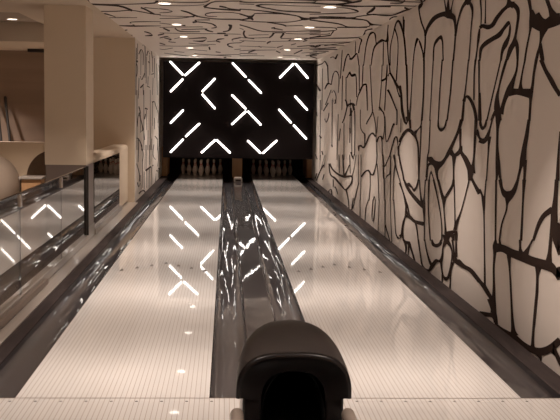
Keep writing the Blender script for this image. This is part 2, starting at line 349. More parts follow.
[11117,1525,10987,1515,10788,1589,10693,1577,10343,1602,10470,1599,10268,1278,10346,1277,10222,897,10328,892],
[9680,1622,9752,1622,9635,1374,9706,1371,9368,1293,9469,1284,9106,1254,9257,1247,9093,1090,9212,1086],
[8406,1619,8484,1622,8489,1553,8582,1559,8882,1442,8996,1450,8991,1404,9092,1408],
[8369,1588,8448,1585,8124,1427,8200,1424,8053,1296,8129,1294,7907,1003,7981,999],
[7709,1625,7777,1615,7449,1584,7541,1577,7369,1505,7421,1504,7367,1339,7418,1338,7433,1232,7526,1232],
[8035,1182,7915,1180,7896,1255,7795,1245,7556,1272,7681,1254,7509,1196,7579,1193,7461,1023,7514,1020],
[9830,981,9734,985,9896,1059,9696,1055,9534,1090,9578,1058,9313,1072,9210,1049,9070,1136,8916,1130,8759,1255,8621,1246,8374,1304,8400,1278,8055,1259,8169,1241],
[7339,1533,7408,1532,7238,1287,7305,1285,7159,1225,7156,1204,6985,1296,6896,1293,6841,1393,6753,1389,6695,1454,6606,1438,6497,1446,6425,1445,6514,1619,6435,1618],
[6117,1619,6209,1617,6065,1561,6143,1556,5858,1478,5936,1458,5767,1508,5667,1505,5800,1618,5697,1618],
[5568,1367,5608,1410,5757,1368,5874,1388,6032,1289,6117,1294,6294,1169,6318,1185,6437,1267,6353,1273,6480,1286,6466,1301,6535,1269,6631,1273,6679,1181,6767,1182,6854,1048,6945,1048],
[6241,1186,6374,1181,6247,1078,6332,1074],
[6160,1515,6202,1514,6169,1352,6211,1351],
[10729,1623,10823,1623,10562,882,10654,877],
[7917,1529,7964,1530,8011,1296,8075,1296],
[10046,918,10122,916,10262,681,10339,678,10473,536,10613,532],
[9497,943,9567,940,9431,585,9501,580,9453,249,9524,243],
[9803,929,9865,927,9682,468,9765,462],
[9512,611,9359,606,9142,709,9024,698,8685,765,8729,736,8437,730,8544,706,8318,723,8214,712,8147,794,8055,795,8012,903,7938,906,7974,1011,7918,1013],
[8500,718,8584,712,8463,560,8524,556,8538,332,8620,326],
[7887,895,7963,890,7774,728,7829,724,7655,414,7709,409],
[7411,1036,7480,1033,7331,912,7430,904,7287,902,7210,892,7128,965,7053,964,6913,1061,6841,1059],
[7360,909,7452,903,7260,735,7351,722,7061,795,6978,788,6887,842,6794,846,6885,1060,6837,1062],
[7243,729,7334,722,7190,456,7241,451],
[6771,861,6835,858,6758,496,6805,492],
[6552,1076,6655,1069,6449,959,6536,954,6542,836,6602,833,6549,515,6595,511],
[6445,961,6540,952,6177,824,6244,816,5871,671,5935,663,5704,595,5804,581],
[6208,1091,6302,1084,6054,944,6121,938,5756,791,5817,783,5577,733,5645,722,5452,703,5540,687],
[5825,764,5764,748,5588,806,5527,790],
[9646,502,9741,499,9867,352,9963,347,10076,190,10210,182],
[8212,364,8137,368,8087,436,8084,416,7945,389,8016,379],
[10842,535,10882,515,10494,540,10592,528,10447,443,10550,439,10776,365,10889,369],
[10093,203,10197,195,10147,124,10246,118,10444,-3,10576,-8],
[9491,259,9562,252,9407,-8,9500,-18],
[8572,341,8632,338,8835,187,8920,181,8885,-22,8950,-29],
[8162,379,8229,373,8216,145,8294,136,8173,87,8115,75,8080,175,8004,182,8015,393,7950,398],
[7634,427,7679,423,7644,-24,7698,-31],
[7142,472,7209,466,7065,-28,7115,-34],
[7062,161,7147,147,6644,-11,6716,-24],
[6748,507,6788,504,6664,245,6703,241,6534,3,6594,-6],
[6506,530,6565,524,6400,353,6459,347,6293,159,6350,150,6097,120,6163,96,6003,146,5913,153,5912,306,5846,312,5784,385,5726,385,5639,443,5555,434,5486,473,5432,458],
[5721,604,5817,588,5573,552,5656,540,5482,476,5566,465],
[5677,540,5747,533,5689,404,5759,397],
[5851,190,5936,175,5715,131,5776,111,5408,166,5412,153],
[17444,2650,17350,2622,16093,2628,15975,2601,15370,2647,15468,2625,14698,2515,14920,2511],
[14317,2661,14251,2639,13750,2648,13768,2633,13464,2608,13285,2568,13100,2657,12953,2640],
[12125,2299,12000,2291,11864,2487,11707,2474,11413,2569,11385,2544,10981,2464,11013,2439,10583,2500,10448,2476],
[14717,2530,14909,2538,14498,2150,14686,2154],
[14104,2112,13974,2106,13762,2310,13619,2299,13162,2348,13243,2332,12652,2216,12765,2218,12720,1932,12813,1934],
[15387,2059,15202,2046,14849,2167,14617,2133,14083,2136,14108,2112],
[17169,2213,17436,2206,16067,2044,16466,2028],
[11591,2172,11453,2158,11179,2247,11110,2223,10807,2183,10897,2162,10474,2181,10437,2156],
[11575,2179,11676,2182,11423,1692,11519,1690,10677,1733,10673,1711,10306,1694,10425,1677],
[13939,1960,13813,1945,13448,1991,13551,1982,13046,1859,13166,1859,13292,1732,13359,1750,13770,1838,13676,1842],
[13969,2008,14069,2014,14983,1720,15170,1728],
[12244,2679,12332,2685,12415,2181,12537,2186],
[15796,2503,15908,2508,15744,1621,15895,1621],
[12097,2221,12214,2226,12101,1619,12188,1619],
[14414,1757,14608,1770,15397,1591,15606,1603],
[15084,1447,15246,1439,14886,1386,14825,1359,14527,1465,14369,1461,14398,1564,14263,1563],
[11550,1800,11757,1795,11304,1690,11478,1692,11620,1493,11776,1497,11966,1385,12104,1390],
[11465,1703,11316,1669,10706,1735,10829,1709,10312,1619,10570,1607],
[10786,1653,10982,1653,10700,1521,10943,1518],
[13700,1812,13840,1814,13609,905,13712,901],
[13565,959,13829,944,13487,912,13681,900],
[12234,1287,12364,1287,12419,1065,12540,1063],
[10847,1325,11021,1322,10811,1232,10984,1227],
[16128,1076,16376,1053,15666,1027,15903,1004],
[15493,755,15768,735,15266,685,15465,670],
[10667,936,10826,922,10417,859,10497,838,10366,913,10252,913],
[17025,619,17225,604,16581,527,16773,511],
[10928,1789,11003,1790,10855,1078,10957,1074],
[16932,1575,17174,1572,16804,1479,16976,1476],
[13091,1815,13347,1815,13074,1740,13235,1740],
[12648,1541,12730,1541,12713,701,12795,697],
[11745,1396,11819,1395,11608,757,11706,752],
[16111,1838,16268,1840,15926,541,16081,533],
[13829,584,14148,550,13344,501,13550,471,12401,472,12544,434,11475,498,11524,450,10476,556,10613,530,10524,423,10704,420,11196,263,11319,280,11745,253,11590,283,13036,323,12807,364,13917,355,13708,378,14239,552,14005,568],
[11146,288,11372,264,10915,161,11044,147,10767,-4,10859,-15],
[16942,22,16687,31,16128,269,15895,273,15343,477,15059,478],
[17233,51,16915,63,16791,200,16563,208],
[15448,151,15245,159,15123,284,14954,290],
[14073,-63,13914,-50,14097,24,13925,31,13524,95,13720,67,13306,-29,13475,-47],
[12924,198,13098,170,12682,179,12850,158,12415,94,12522,81],
[11624,490,11383,492,11243,597,11119,597,10952,709,10834,710],
[11715,489,11500,504,11941,835,11827,841],
[10438,887,10597,874,10322,840,10480,827],
[13200,311,13366,299,13192,162,13314,152],
[12369,817,12491,811,12238,494,12358,486],
[10837,885,10939,880,10717,578,10791,573],
[15853,652,16007,646,15954,311,15952,301,14948,697,14886,692,15026,421,15168,414],
[10244,218,10361,210,10482,-36,10571,-43]]
MC = [[-1495,5475,-1557,5671,-1519,5735,-1569,5892],
[-1520,5661,-1584,5972,-1531,5954,-1558,6139,-1234,6070,-1258,6259,-1125,6555,-1155,6785],
[-1548,5960,-1574,6140,-1224,5969,-1233,6050,-842,5748,-851,5876,-783,5532,-793,5783,-749,5510,-757,5678],
[-1553,6792,-1567,6900,-1343,6746,-1355,6853,-1133,6599,-1144,6704,-931,6940,-943,7066,-825,7040,-835,7169],
[-995,6208,-1018,6391,-956,6436,-977,6594,-894,6954,-917,7146],
[-960,6242,-969,6338,-782,6380,-786,6439],
[-1553,7064,-1574,7225,-1493,7088,-1516,7246,-1431,7569,-1443,7592,-1551,7622,-1561,7711,-1158,7520,-1164,7591],
[-1562,8789,-1574,8895,-1305,8685,-1327,8970,-1338,8356,-1319,8398,-1241,8127,-1252,8242,-891,8019,-896,8096],
[-1310,8760,-1331,8989,-936,8689,-942,8774],
[-1539,9567,-1563,9842,-1479,9488,-1491,9625],
[-1546,9915,-1580,10144,-1539,10409,-1564,10605,-1504,10559,-1516,10667],
[-1248,9720,-1268,9906,-1185,10022,-1208,10229,-1197,10658,-1186,10337,-1324,10748,-1314,10612],
[-1093,10356,-1107,10588,-1042,10266,-1054,10475],
[-1555,11018,-1574,11218,-1516,11020,-1532,11192],
[-743,5610,-748,5686,-288,5546,-290,5645,-195,5283,-193,5373],
[-280,5986,-266,6236,-226,5732,-220,5864,-156,5478,-156,5574,-40,5410,-40,5483,135,5346,136,5419],
[-270,6025,-274,6133,-123,6197,-126,6337,149,6284,150,6454],
[-96,5886,-99,6044,-39,5951,-44,6108,25,6147,23,6258,148,6247,149,6360],
[-791,6331,-799,6429,-694,6445,-701,6532,-660,6682,-669,6613,-735,6846,-730,6753,-830,6887,-825,6823],
[-553,6474,-560,6574,-474,6640,-487,6813,-401,7009,-413,7191,-339,7223,-344,7355,-136,7442,-138,7580,164,7428,166,7570],
[-876,7562,-881,7651,-590,7429,-594,7533,-408,7089,-410,7221],
[155,6803,155,6711,8,6662,8,6572,-129,6686,-128,6609,-251,6856,-251,6736,-267,6958,-283,6999,-247,7106,-251,7204,-133,7151,-134,7218],
[-469,7964,-473,8203,-407,7848,-397,8031,-426,7686,-429,7793,-230,7592,-232,7713],
[-400,7894,-407,8070,-237,8080,-242,8230,-169,8393,-183,8599,-156,8838,-163,8704,-232,8997,-232,8870],
[11,8226,4,8404,61,8382,21,8594,49,9071,16,8857,6,9454,-1,9246,-71,9578,-72,9421],
[-318,9010,-334,9251,-277,9305,-287,9544,-214,9512,-219,9670],
[-921,8239,-927,8318,-677,8491,-684,8614,-583,8489,-593,8709],
[-916,9002,-938,9221,-851,9472,-876,9734],
[-751,8963,-771,9174,-692,9545,-703,9732,-411,9532,-414,9647],
[-1062,10269,-1075,10541,-974,10051,-983,10251],
[-1110,11002,-1119,11170,-962,10627,-977,10843,-940,11504,-933,11214,-1041,11115,-1028,10948],
[-936,11453,-936,11264,-1008,11824,-1022,11956,-897,11988,-906,12150],
[-639,11039,-644,11184,-345,10717,-354,10962,-421,11803,-418,11424,-590,11654,-585,11530],
[-54,11015,-54,10874,-159,11287,-162,10987,-178,11365,-197,11587,-121,11650,-128,11887],
[-52,10061,-53,10370,5,10061,6,10337],
[87,11524,101,11399,71,10967,79,11171,206,10513,213,10727],
[228,11891,225,11719,56,12095,54,11905,14,12509,-12,12266,29,12611,20,12925,106,13000,103,13210],
[-323,13045,-356,13198,-323,13904,-353,14048],
[-1187,12191,-1207,12413,-1115,12596,-1137,12867],
[-232,14422,-238,14758,-137,14621,-140,14879],
[-83,16457,-80,16962,-26,16277,-22,16750],
[-1040,13710,-1033,13557,-1235,14214,-1225,14050,-1320,14107,-1308,13945],
[-685,15293,-692,15480,-513,15490,-518,15681,86,15886,86,16154],
[-1065,14685,-1075,14861,-873,14860,-881,15039],
[124,5341,124,5484,221,5440,223,5538,495,5376,499,5461,889,5332,900,5452,919,5163,930,5251,961,5047,972,5135],
[1028,5743,1022,5678,767,5762,764,5709,415,5702,413,5625,349,5812,342,5661,321,5800,305,5804,350,5820,351,5949,462,6022,464,6130,689,6284,695,6412,1085,6327,1094,6426],
[134,6161,134,6259,356,6273,358,6373,618,6512,626,6689,844,6806,849,6929,933,7031,955,7410,1043,7112,1058,7276,1142,6943,1159,7094],
[976,7361,954,7145,883,7622,874,7518,726,7827,720,7718,348,7814,346,7704,152,7632,151,7492],
[143,6673,140,6848,230,6918,228,7100,279,6976,293,7393,307,6821,321,6977,349,6608,352,6714,622,6590,628,6713],
[290,6998,269,7295,331,7437,320,7605],
[294,7388,282,7128,231,7509,225,7342,153,7631,150,7493],
[162,8192,160,8362,292,8568,291,8746,447,9069,449,9243,598,9254,604,9391,1007,9106,1015,9219,1322,8817,1334,8936],
[517,7760,520,7884,719,8001,726,8187,801,8231,808,8455],
[798,8238,806,8357,1017,8158,1023,8237],
[609,8617,622,8819,653,8493,666,8682],
[643,8636,650,8832,788,8907,794,9025],
[259,9272,233,9196,256,9795,231,9847,287,10336,278,10621,358,10601,361,10739,648,10428,654,10563],
[707,9622,669,9401,698,10240,670,10018,669,10632,648,10417],
[690,9430,698,9590,857,9385,867,9544],
[861,9698,821,9460,856,10604,824,10404],
[847,10556,855,10693,1276,10346,1287,10474],
[737,11482,718,11208,708,11720,683,11403,691,12009,668,11762],
[204,11810,211,11954,276,11266,283,11413],
[895,12759,914,13028,983,12271,995,12432],
[939,13755,946,14081,1050,14337,1059,14646],
[408,14350,426,14778,526,13541,546,13933],
[1105,11976,1124,12194,1167,11646,1183,11826],
[1331,14579,1361,14895,1401,13288,1435,13609],
[1246,11140,1262,11308,1287,10846,1313,10975,1229,10626,1245,10781,1414,9785,1432,9949],
[1241,12388,1259,12620,1491,12019,1508,12216,1557,12337,1591,12708,1620,11950,1649,12203],
[1622,15224,1646,15496,1806,14278,1847,14668],
[197,10507,197,10616,431,10739,433,10873],
[1000,11046,1018,11208,1011,10690,1036,10904],
[235,14007,238,14202,510,13605,516,13792],
[266,15747,269,15943,445,15588,449,15758,776,15578,782,15748],
[871,5338,880,5453,1158,5404,1175,5549,1360,5077,1385,5234,1375,4956,1395,5055],
[1164,5421,1181,5587,1412,5563,1428,5689,1536,5550,1550,5650,1773,5510,1796,5646],
[1191,5768,1196,5821,1331,5801,1340,5880,1486,6053,1493,6193,1471,6386,1459,6299,982,6662,975,6585],
[1644,5739,1607,5605,1670,6120,1616,5898,1653,6401,1637,6441,1715,6431,1732,6549,1935,6473,1958,6615],
[1008,6973,1021,7127,1500,6890,1530,7129,1567,6737,1583,6844,1697,6434,1716,6553],
[1524,6934,1549,7150,1734,7152,1750,7297,1868,7601,1902,7931,1951,7758,1972,7905,2130,7831,2151,7962],
[1899,7884,1865,7732,1903,8218,1885,8102,1662,8345,1644,8188,1470,7876,1456,7732,1045,7421,1035,7283],
[1128,8393,1136,8495,1428,8364,1438,8465,1523,8534,1520,8629,1518,8969,1502,8840,1203,9279,1192,9155],
[1533,9003,1510,8900,1558,9537,1534,9404,1553,9943,1528,9728,1298,10405,1282,10228],
[1498,8282,1513,8418,1897,8181,1916,8315],
[2029,8563,1993,8351,1974,8832,1946,8692,2050,9526,2006,9319,2031,10214,2003,10011,1311,10570,1299,10422],
[1444,12135,1461,12359,1537,12261,1565,12560,1623,11826,1636,11955,2126,11969,2142,12101],
[1527,13134,1544,13337,1997,12955,2025,13209,2117,13184,2133,13335],
[1690,12005,1709,12183,2100,10915,2116,11030],
[1715,5211,1727,5283,1821,5129,1849,5264,1810,4875,1834,4958],
[1595,5528,1613,5647,1802,5447,1815,5522,2060,5409,2080,5507,2047,5157,2101,5331,2007,4841,2037,4910],
[1708,6387,1728,6526,1937,6495,1961,6628,2001,5774,2038,5952,2116,5694,2137,5798],
[1935,5555,1955,5712,2029,5761,2056,5956],
[2000,6995,2031,7130,1996,6642,2022,6776,2105,6613,2125,6720],
[1978,4841,1980,4928,2058,5115,2062,5238],
[-767,5959,-770,6014,-441,5935,-443,5990,-262,5782,-263,5829],
[-850,7186,-855,7253,-633,7210,-637,7278,-420,7223,-423,7316],
[-969,8932,-974,9020,-755,8831,-759,8918,-348,8681,-350,8767],
[-671,9208,-677,9332,-294,8987,-297,9108],
[-1036,9927,-1042,10016,-705,9943,-710,10044,-116,9868,-117,9969,199,9872,200,9961],
[-877,11121,-881,11236,-782,10849,-785,10947],
[-1240,12937,-1249,13065,-870,12981,-877,13110,-341,12639,-344,12808],
[-679,12089,-684,12206,-461,12309,-465,12445,-209,12315,-211,12436],
[-721,13896,-727,14039,-398,14241,-402,14389],
[-1301,15262,-1312,15425,-840,16262,-848,16441],
[129,13622,131,13760,248,13418,252,13626],
[-277,15652,-279,15883,142,15263,143,15450,277,15391,280,15647],
[-158,9725,-160,9859,-29,9713,-30,9911],
[-347,11631,-349,11757,-187,11393,-188,11558],
[126,5625,127,5677,287,5626,289,5696],
[168,8766,167,8848,229,8984,228,9089],
[322,10031,325,10134,621,9814,625,9902],
[865,9506,872,9636,1125,9562,1133,9659,1365,9266,1378,9392],
[199,11210,200,11315,639,11343,643,11465],
[730,11248,736,11369,1188,10982,1197,11099],
[216,12566,218,12690,536,12663,539,12789,877,12756,883,12883],
[559,12491,560,12711,621,12809,622,12993],
[512,13679,518,13895,914,13498,920,13635],
[246,14807,248,15020,604,14883,610,15098],
[986,13349,995,13475,1021,13033,1032,13172],
[1158,13077,1167,13208,1477,12760,1490,12904,1703,12785,1721,12981],
[1465,14323,1477,14472,1733,13830,1751,14023],
[1146,15183,1154,15347,1519,15422,1531,15590],
[1716,15225,1744,15644,1945,16107,1967,16396],
[1232,9625,1243,9758,1465,9525,1476,9621,1507,9320,1526,9474],
[1387,11474,1397,11583,1616,11260,1629,11381,2062,10981,2080,11121],
[1671,12878,1691,13075,1934,12391,1956,12577],
[1640,14478,1658,14685,1802,14274,1822,14483,1907,13911,1928,14104],
[1694,15118,1713,15338,1836,14950,1859,15196],
[1624,13537,1643,13750,1928,13570,1950,13784],
[1243,5598,1251,5668,1423,5649,1432,5719],
[1104,6800,1111,6887,1440,6832,1450,6919]]
ML = [[11714,2404,11447,2383,11796,2373,11579,2357],
[11848,2515,12008,2517,12323,2630,12375,2614,12879,2589,12713,2577,12868,2376,12736,2370],
[12661,2715,12621,2697,13283,2738,13109,2726,13284,2157,13146,2153],
[13474,2580,13710,2587,13881,2697,13970,2687,14424,2660,14274,2646],
[14837,2747,14662,2735,15152,2624,14968,2607,15470,2682,15592,2681],
[14142,2509,13932,2493,14285,2483,14072,2467],
[12259,2156,12120,2145,12490,2107,12589,2097,13072,2237,13226,2237],
[12140,1954,12365,1942,12894,2038,13040,2031],
[14740,2280,14800,2270,15386,2324,15472,2309],
[13733,2027,13625,2010,14420,2009,14333,1996],
[11526,2600,11414,2593,11464,1810,11352,1809],
[16320,2565,16181,2558,16579,1891,16437,1889],
[15290,2223,15179,2220,15111,1868,15002,1866],
[12051,1623,11850,1618,12306,1521,12106,1522,11869,1447,11763,1450,11729,1277,11586,1281],
[13295,1606,13174,1577,13939,1583,13860,1565],
[14906,1731,15066,1705,15488,1749,15589,1732],
[15739,1744,15583,1739,16510,1571,16278,1566],
[12038,1512,11868,1508,12623,1330,12442,1328,12908,1198,12647,1204,12506,1171,12389,1183],
[13454,1483,13216,1487,13246,1386,13045,1390],
[11558,1095,11445,1081,12036,1053,11892,1048,12645,917,12443,919,12672,825,12481,833],
[15914,1012,15733,1006,16834,907,16568,901],
[15761,1395,15597,1396,15815,1152,15650,1155],
[11641,1898,11540,1896,11664,876,11561,880],
[13030,1927,12911,1924,13066,820,12946,825],
[14539,1958,14436,1956,14610,758,14469,764],
[11921,1854,11802,1853,11868,1755,11750,1754],
[13269,436,13541,391,14625,435,14857,398],
[14947,427,15147,395,15260,427,15466,395],
[17022,260,16823,248,17582,202,17411,192],
[16310,250,16187,243,16783,205,16610,195],
[11625,646,11503,650,12129,442,11997,448,12215,296,12033,308],
[11797,311,11615,319,11988,229,11923,214,12241,263,12354,250],
[11897,108,12077,78,12354,115,12483,86,13184,62,13003,55,13648,-66,13459,-57],
[12486,943,12305,945,12968,758,12798,765,12768,622,12637,630],
[15599,833,15407,841,15366,624,15179,631,16093,495,15946,496],
[18706,26,18456,45,18411,-59,18129,-36],
[15862,-19,16063,-35,16139,185,16278,175],
[13717,890,13589,894,13731,62,13635,69],
[12760,662,12644,668,12775,137,12659,146],
[11251,2723,11170,2717,11269,1807,11187,1806],
[11722,2685,11637,2679,11690,2418,11575,2412],
[12405,2606,12295,2599,12344,2176,12263,2173],
[13589,2570,13463,2563,13541,2058,13415,2055],
[14335,2638,14221,2632,14417,2251,14315,2247],
[15095,2609,14948,2601,15186,2337,15038,2331],
[15702,2655,15526,2646,15734,2238,15618,2234],
[12026,2115,11906,2112,11922,1817,11803,1816],
[12849,2014,12717,2010,12916,1833,12783,1831],
[14010,2208,13879,2204,13947,2042,13817,2039],
[16994,2566,16848,2558,17352,2421,17165,2413,17542,2200,17387,2195],
[11598,2342,11458,2334,11743,2252,11636,2247,11589,2125,11476,2122],
[12318,1521,12208,1522,12314,1155,12232,1156],
[13625,1560,13499,1560,13690,1178,13595,1180],
[14041,1171,13929,1174,13997,783,13864,788],
[15119,1707,15009,1707,15141,1238,15031,1240],
[16613,1564,16441,1561,17036,1434,16852,1435,16750,1277,16606,1280],
[17078,1209,16929,1211,17448,941,17257,946,17278,717,17073,725],
[13063,1138,12928,1140,13259,1000,13121,1003],
[14978,978,14832,982,14989,743,14843,749],
[16637,899,16493,904,16721,674,16525,682],
[11955,1051,11807,1055,11959,864,11811,870],
[11943,952,11823,956,11879,656,11790,661],
[13384,902,13260,906,13335,445,13211,452],
[14421,866,14283,870,14420,466,14317,472],
[14986,391,14877,397,15042,18,14933,26],
[13142,416,13021,424,13153,80,13032,90],
[16669,788,16475,794,16983,486,16834,493,16717,307,16572,316],
[17445,695,17290,700,17663,354,17505,362],
[14369,383,14231,392,14293,18,14192,26],
[12415,397,12288,405,12524,131,12429,138],
[17167,201,16963,213,17202,-14,17049,-4]]
TUBES = [[-1286,2654,-989,2353],
[-617,2646,-953,2339],
[-989,2267,-1275,1974],
[-268,2294,-561,1987],
[-561,1937,-261,1610],
[111,2646,427,2329],
[478,2279,780,1975],
[1496,2658,1182,2328],
[1533,2659,1831,2326],
[105,1934,436,1615],
[437,1571,113,1261],
[473,1572,783,1258],
[1531,1930,1830,1616],
[1172,1627,1469,1319],
[1514,1276,1821,960],
[-977,1576,-1271,1268],
[-606,1279,-929,970],
[-973,918,-1268,609],
[-247,915,-571,611],
[-225,915,91,614],
[474,911,785,616],
[1147,921,822,617]]
LRX, LRY = -2.946, 8.509
NEAR_W, NEAR_C = 618, 5281

def catmull(P, sub):
    out = []
    for i in range(len(P) - 1):
        a = P[max(i-1, 0)]; b = P[i]; c = P[i+1]; d = P[min(i+2, len(P)-1)]
        for k in range(sub):
            t = k/sub
            out.append(tuple(.5*(2*b[j] + (c[j]-a[j])*t + (2*a[j]-5*b[j]+4*c[j]-d[j])*t*t + (3*b[j]-a[j]-3*c[j]+d[j])*t**3) for j in range(len(b))))
    out.append(P[-1]); return out
def mural(bm, strokes, place, lim, off, mi=1, sub=4):      # each stroke lies a hair above the one before
    (u0, u1), (v0, v1) = lim
    cl = lambda u, v: (min(max(u, u0), u1), min(max(v, v0), v1))
    for i_, s in enumerate(strokes):
        lift = Vector(off)*(.002 + i_*.00002)
        P = [tuple(c/1000 for c in s[i:i+4]) for i in range(0, len(s), 4)]
        C = catmull(P, sub)
        row = [(bm.verts.new(Vector(place(*cl(a, b))) + lift), bm.verts.new(Vector(place(*cl(c, d))) + lift)) for a, b, c, d in C]
        for p, q in zip(row, row[1:]):
            f = bm.faces.new((p[0], p[1], q[1], q[0])); f.material_index = mi

# ------------------------------------------------------------------ the room shell
Y0, Y1, XL = -6.5, 20.2, -6.5
# right wall with its painted network of dark lines
bm = bmesh.new(); box(bm, WR, WR + .15, Y0, Y1, -.15, H)
def nearside(S, y):
    out = []
    for s in S:
        t = list(s)
        for i in (0, 2):
            for k in range(i, len(t), 4): t[k] = 2*y - t[k]
        if max(t[k] for k in range(0, len(t), 4)) > y - 3600: out.append(t)
    return out
mural(bm, MW, lambda u, v: (WR, u, v), ((-6, 18), (-.05, H - .002)), (-1, 0, 0))
mural(bm, nearside(MW, NEAR_W), lambda u, v: (WR, u, v), ((-6, NEAR_W/1000), (-.05, H - .002)), (-1, 0, 0))
w = link('wall_right', bm, [M_wall, M_ink]); w['kind'] = 'structure'
# left wall beside the far half of the lanes
bm = bmesh.new(); box(bm, WL - .12, WL, BW, Y1, -.15, H)
mural(bm, ML, lambda u, v: (WL, u, v), ((BW, 18), (-.05, H - .002)), (1, 0, 0))
w = link('wall_left', bm, [M_wall, M_ink]); w['kind'] = 'structure'
# patterned ceiling over the lanes
bm = bmesh.new(); box(bm, WL, WR + .15, Y0, Y1, H, H + .15)
mural(bm, MC, lambda u, v: (u, v, H), ((WL, WR - .002), (-6, 18)), (0, 0, -1))
mural(bm, [[c for i in range(0, len(s), 4) for c in (s[i], 2*NEAR_C - s[i+1], s[i+2], 2*NEAR_C - s[i+3])] for s in MC if min(s[1::4]) < NEAR_C + 3500],
      lambda u, v: (u, v, H), ((WL, WR - .002), (-6, NEAR_C/1000)), (0, 0, -1))
w = link('ceiling', bm, [M_wall, M_ink]); w['kind'] = 'structure'
BX('trim_3', WL, -1.473, BW - .012, 18.0, -.12, .010, M_ledge)['kind'] = 'structure'
# lounge ceiling, plain, with a recess
RX, RY0, RY1 = -2.60, 7.25, 8.95
bm = bmesh.new()
box(bm, RX, WL, Y0, BW + .12, H, H + .15)
box(bm, XL, RX, Y0, RY0, H, H + .15)
w = link('ceiling', bm, M_ceil); w['kind'] = 'structure'
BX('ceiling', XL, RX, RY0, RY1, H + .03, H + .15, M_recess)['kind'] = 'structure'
BX('trim_1', XL, RX, RY1, RY1 + .25, 2.50, H + .15, M_ceil)['kind'] = 'structure'          # beam behind the recess
BX('ceiling', XL, RX, RY1 + .25, BW + .12, 2.50, 2.62, M_ceil)['kind'] = 'structure'
# cross wall: cream part by the lanes, brown part behind the lounge
BX('wall_back', -2.25, WL - .12, BW, BW + .12, 0, H, M_cream)['kind'] = 'structure'
BX('wall_back', WL - .12, WL, BW - .012, BW, 0, H, M_cream)['kind'] = 'structure'
BX('wall_back', XL, -2.25, BW, BW + .12, 0, H, M_brown)['kind'] = 'structure'
BX('wall_side', XL - .12, XL, Y0, BW, 0, H, M_brown)['kind'] = 'structure'
BX('wall_front', XL, WR, Y0 - .12, Y0, 0, H, M_ceil)['kind'] = 'structure'
# floors: approach with the same boards as the lanes, lounge
bm = bmesh.new(); box(bm, -1.472, WR, Y0, 0, -.12, 0)
for a in (LA, RA):
    for k in range(-4, 5):
        x = a + .527 + k*1.054/39*5 * 1.0
        lathe(bm, [(0, .0012), (.007, .0012), (.0085, 0)], x, -.062, 12, 1)
quad(bm, [(-1.472, -.008, .001), (WR, -.008, .001), (WR, 0, .001), (-1.472, 0, .001)], 2)
w = link('floor', bm, [M_lane, M_dot, M_seam]); w['kind'] = 'structure'
BX('floor', XL, -1.70, Y0, BW, -.12, 0, M_floor2)['kind'] = 'structure'
BX('trim_2', -1.70, -1.474, Y0, BW - .012, -.12, .015, M_white_trim)['kind'] = 'structure'       # pale strip between railing and gutter
BX('wall_pit', WL, WR, Y1 - .1, Y1, -.3, H, M_curtain)['kind'] = 'structure'
BX('floor', WL, WR, 18.02, Y1 - .1, -.32, -.2, M_curtain)['kind'] = 'structure'
BX('floor', WL, WR, 0.001, 18.019, -.32, -.2, M_curtain)['kind'] = 'structure'

# ------------------------------------------------------------------ lanes
def lane(a, label):
    bm = bmesh.new(); box(bm, a, a + 1.054, .001, 19.4, -.2, 0)
    s = 1.054/39*5
    for k in range(-3, 4):           # seven arrows
        x = a + .527 + k*s; y = 4.76 - .15*abs(k)
        quad(bm, [(x - .016, y - .06, .0012), (x + .016, y - .06, .0012), (x + .016, y - .01, .0012), (x, y + .08, .0012), (x - .016, y - .01, .0012)], 1)
    return tag(link('bowling_lane', bm, [M_lane, M_dot]), label, 'bowling lane', 'bowling lanes')
lane(LA, 'glossy white striped bowling lane on the left, beside the glass railing')
lane(RA, 'glossy white striped bowling lane on the right, beside the mural wall')
def gutter(a, label):
    pr = [(-.0, 0), (.004, -.03), (.03, -.062), (.075, -.074), (.1175, -.077), (.16, -.074), (.205, -.062), (.231, -.03), (.235, 0)]
    pr = [(a + x, z) for x, z in pr]
    bm = bmesh.new()
    n = 90; rows = []
    for k in range(n + 1):
        y = .001 + (18.9 - .001)*k/n
        rows.append([bm.verts.new((x, y, z)) for x, z in pr] + [bm.verts.new((a + .235, y, -.2)), bm.verts.new((a, y, -.2))])
    m = len(rows[0])
    for p, q in zip(rows, rows[1:]):
        for j in range(m): bm.faces.new((p[j], p[(j+1) % m], q[(j+1) % m], q[j]))
    bm.faces.new(rows[0]); bm.faces.new(rows[-1])
    o = link('gutter', bm, M_gut)
    for p in o.data.polygons:
        p.use_smooth = len(p.vertices) == 4 and p.center.z > -.09 and abs(p.normal.z) > .15
    return tag(o, label, 'gutter', 'lane gutters')
gutter(LA - GW, 'dark grey gutter along the left edge of the left lane')
gutter(LB, 'dark grey gutter along the right edge of the left lane')
gutter(RA - GW, 'dark grey gutter along the left edge of the right lane')
gutter(RB, 'dark grey gutter below the mural wall, right of the right lane')
tag(BX('lane_divider', LB + GW, RA - GW, .001, 18.0, -.2, .012, M_cap, bev=.006), 'glossy black flat divider cap between the two middle gutters', 'lane divider')
tag(BX('gutter_ledge', -1.472, LA - GW, .001, 18.0, -.2, .010, M_ledge, bev=.006), 'dark mottled ledge between left gutter and pale railing strip', 'ledge')
tag(BX('gutter_ledge', RB + GW, WR - .012, .001, 18.0, -.2, .008, M_ledge, bev=.006), 'dark mottled ledge at the foot of the right mural wall', 'ledge')

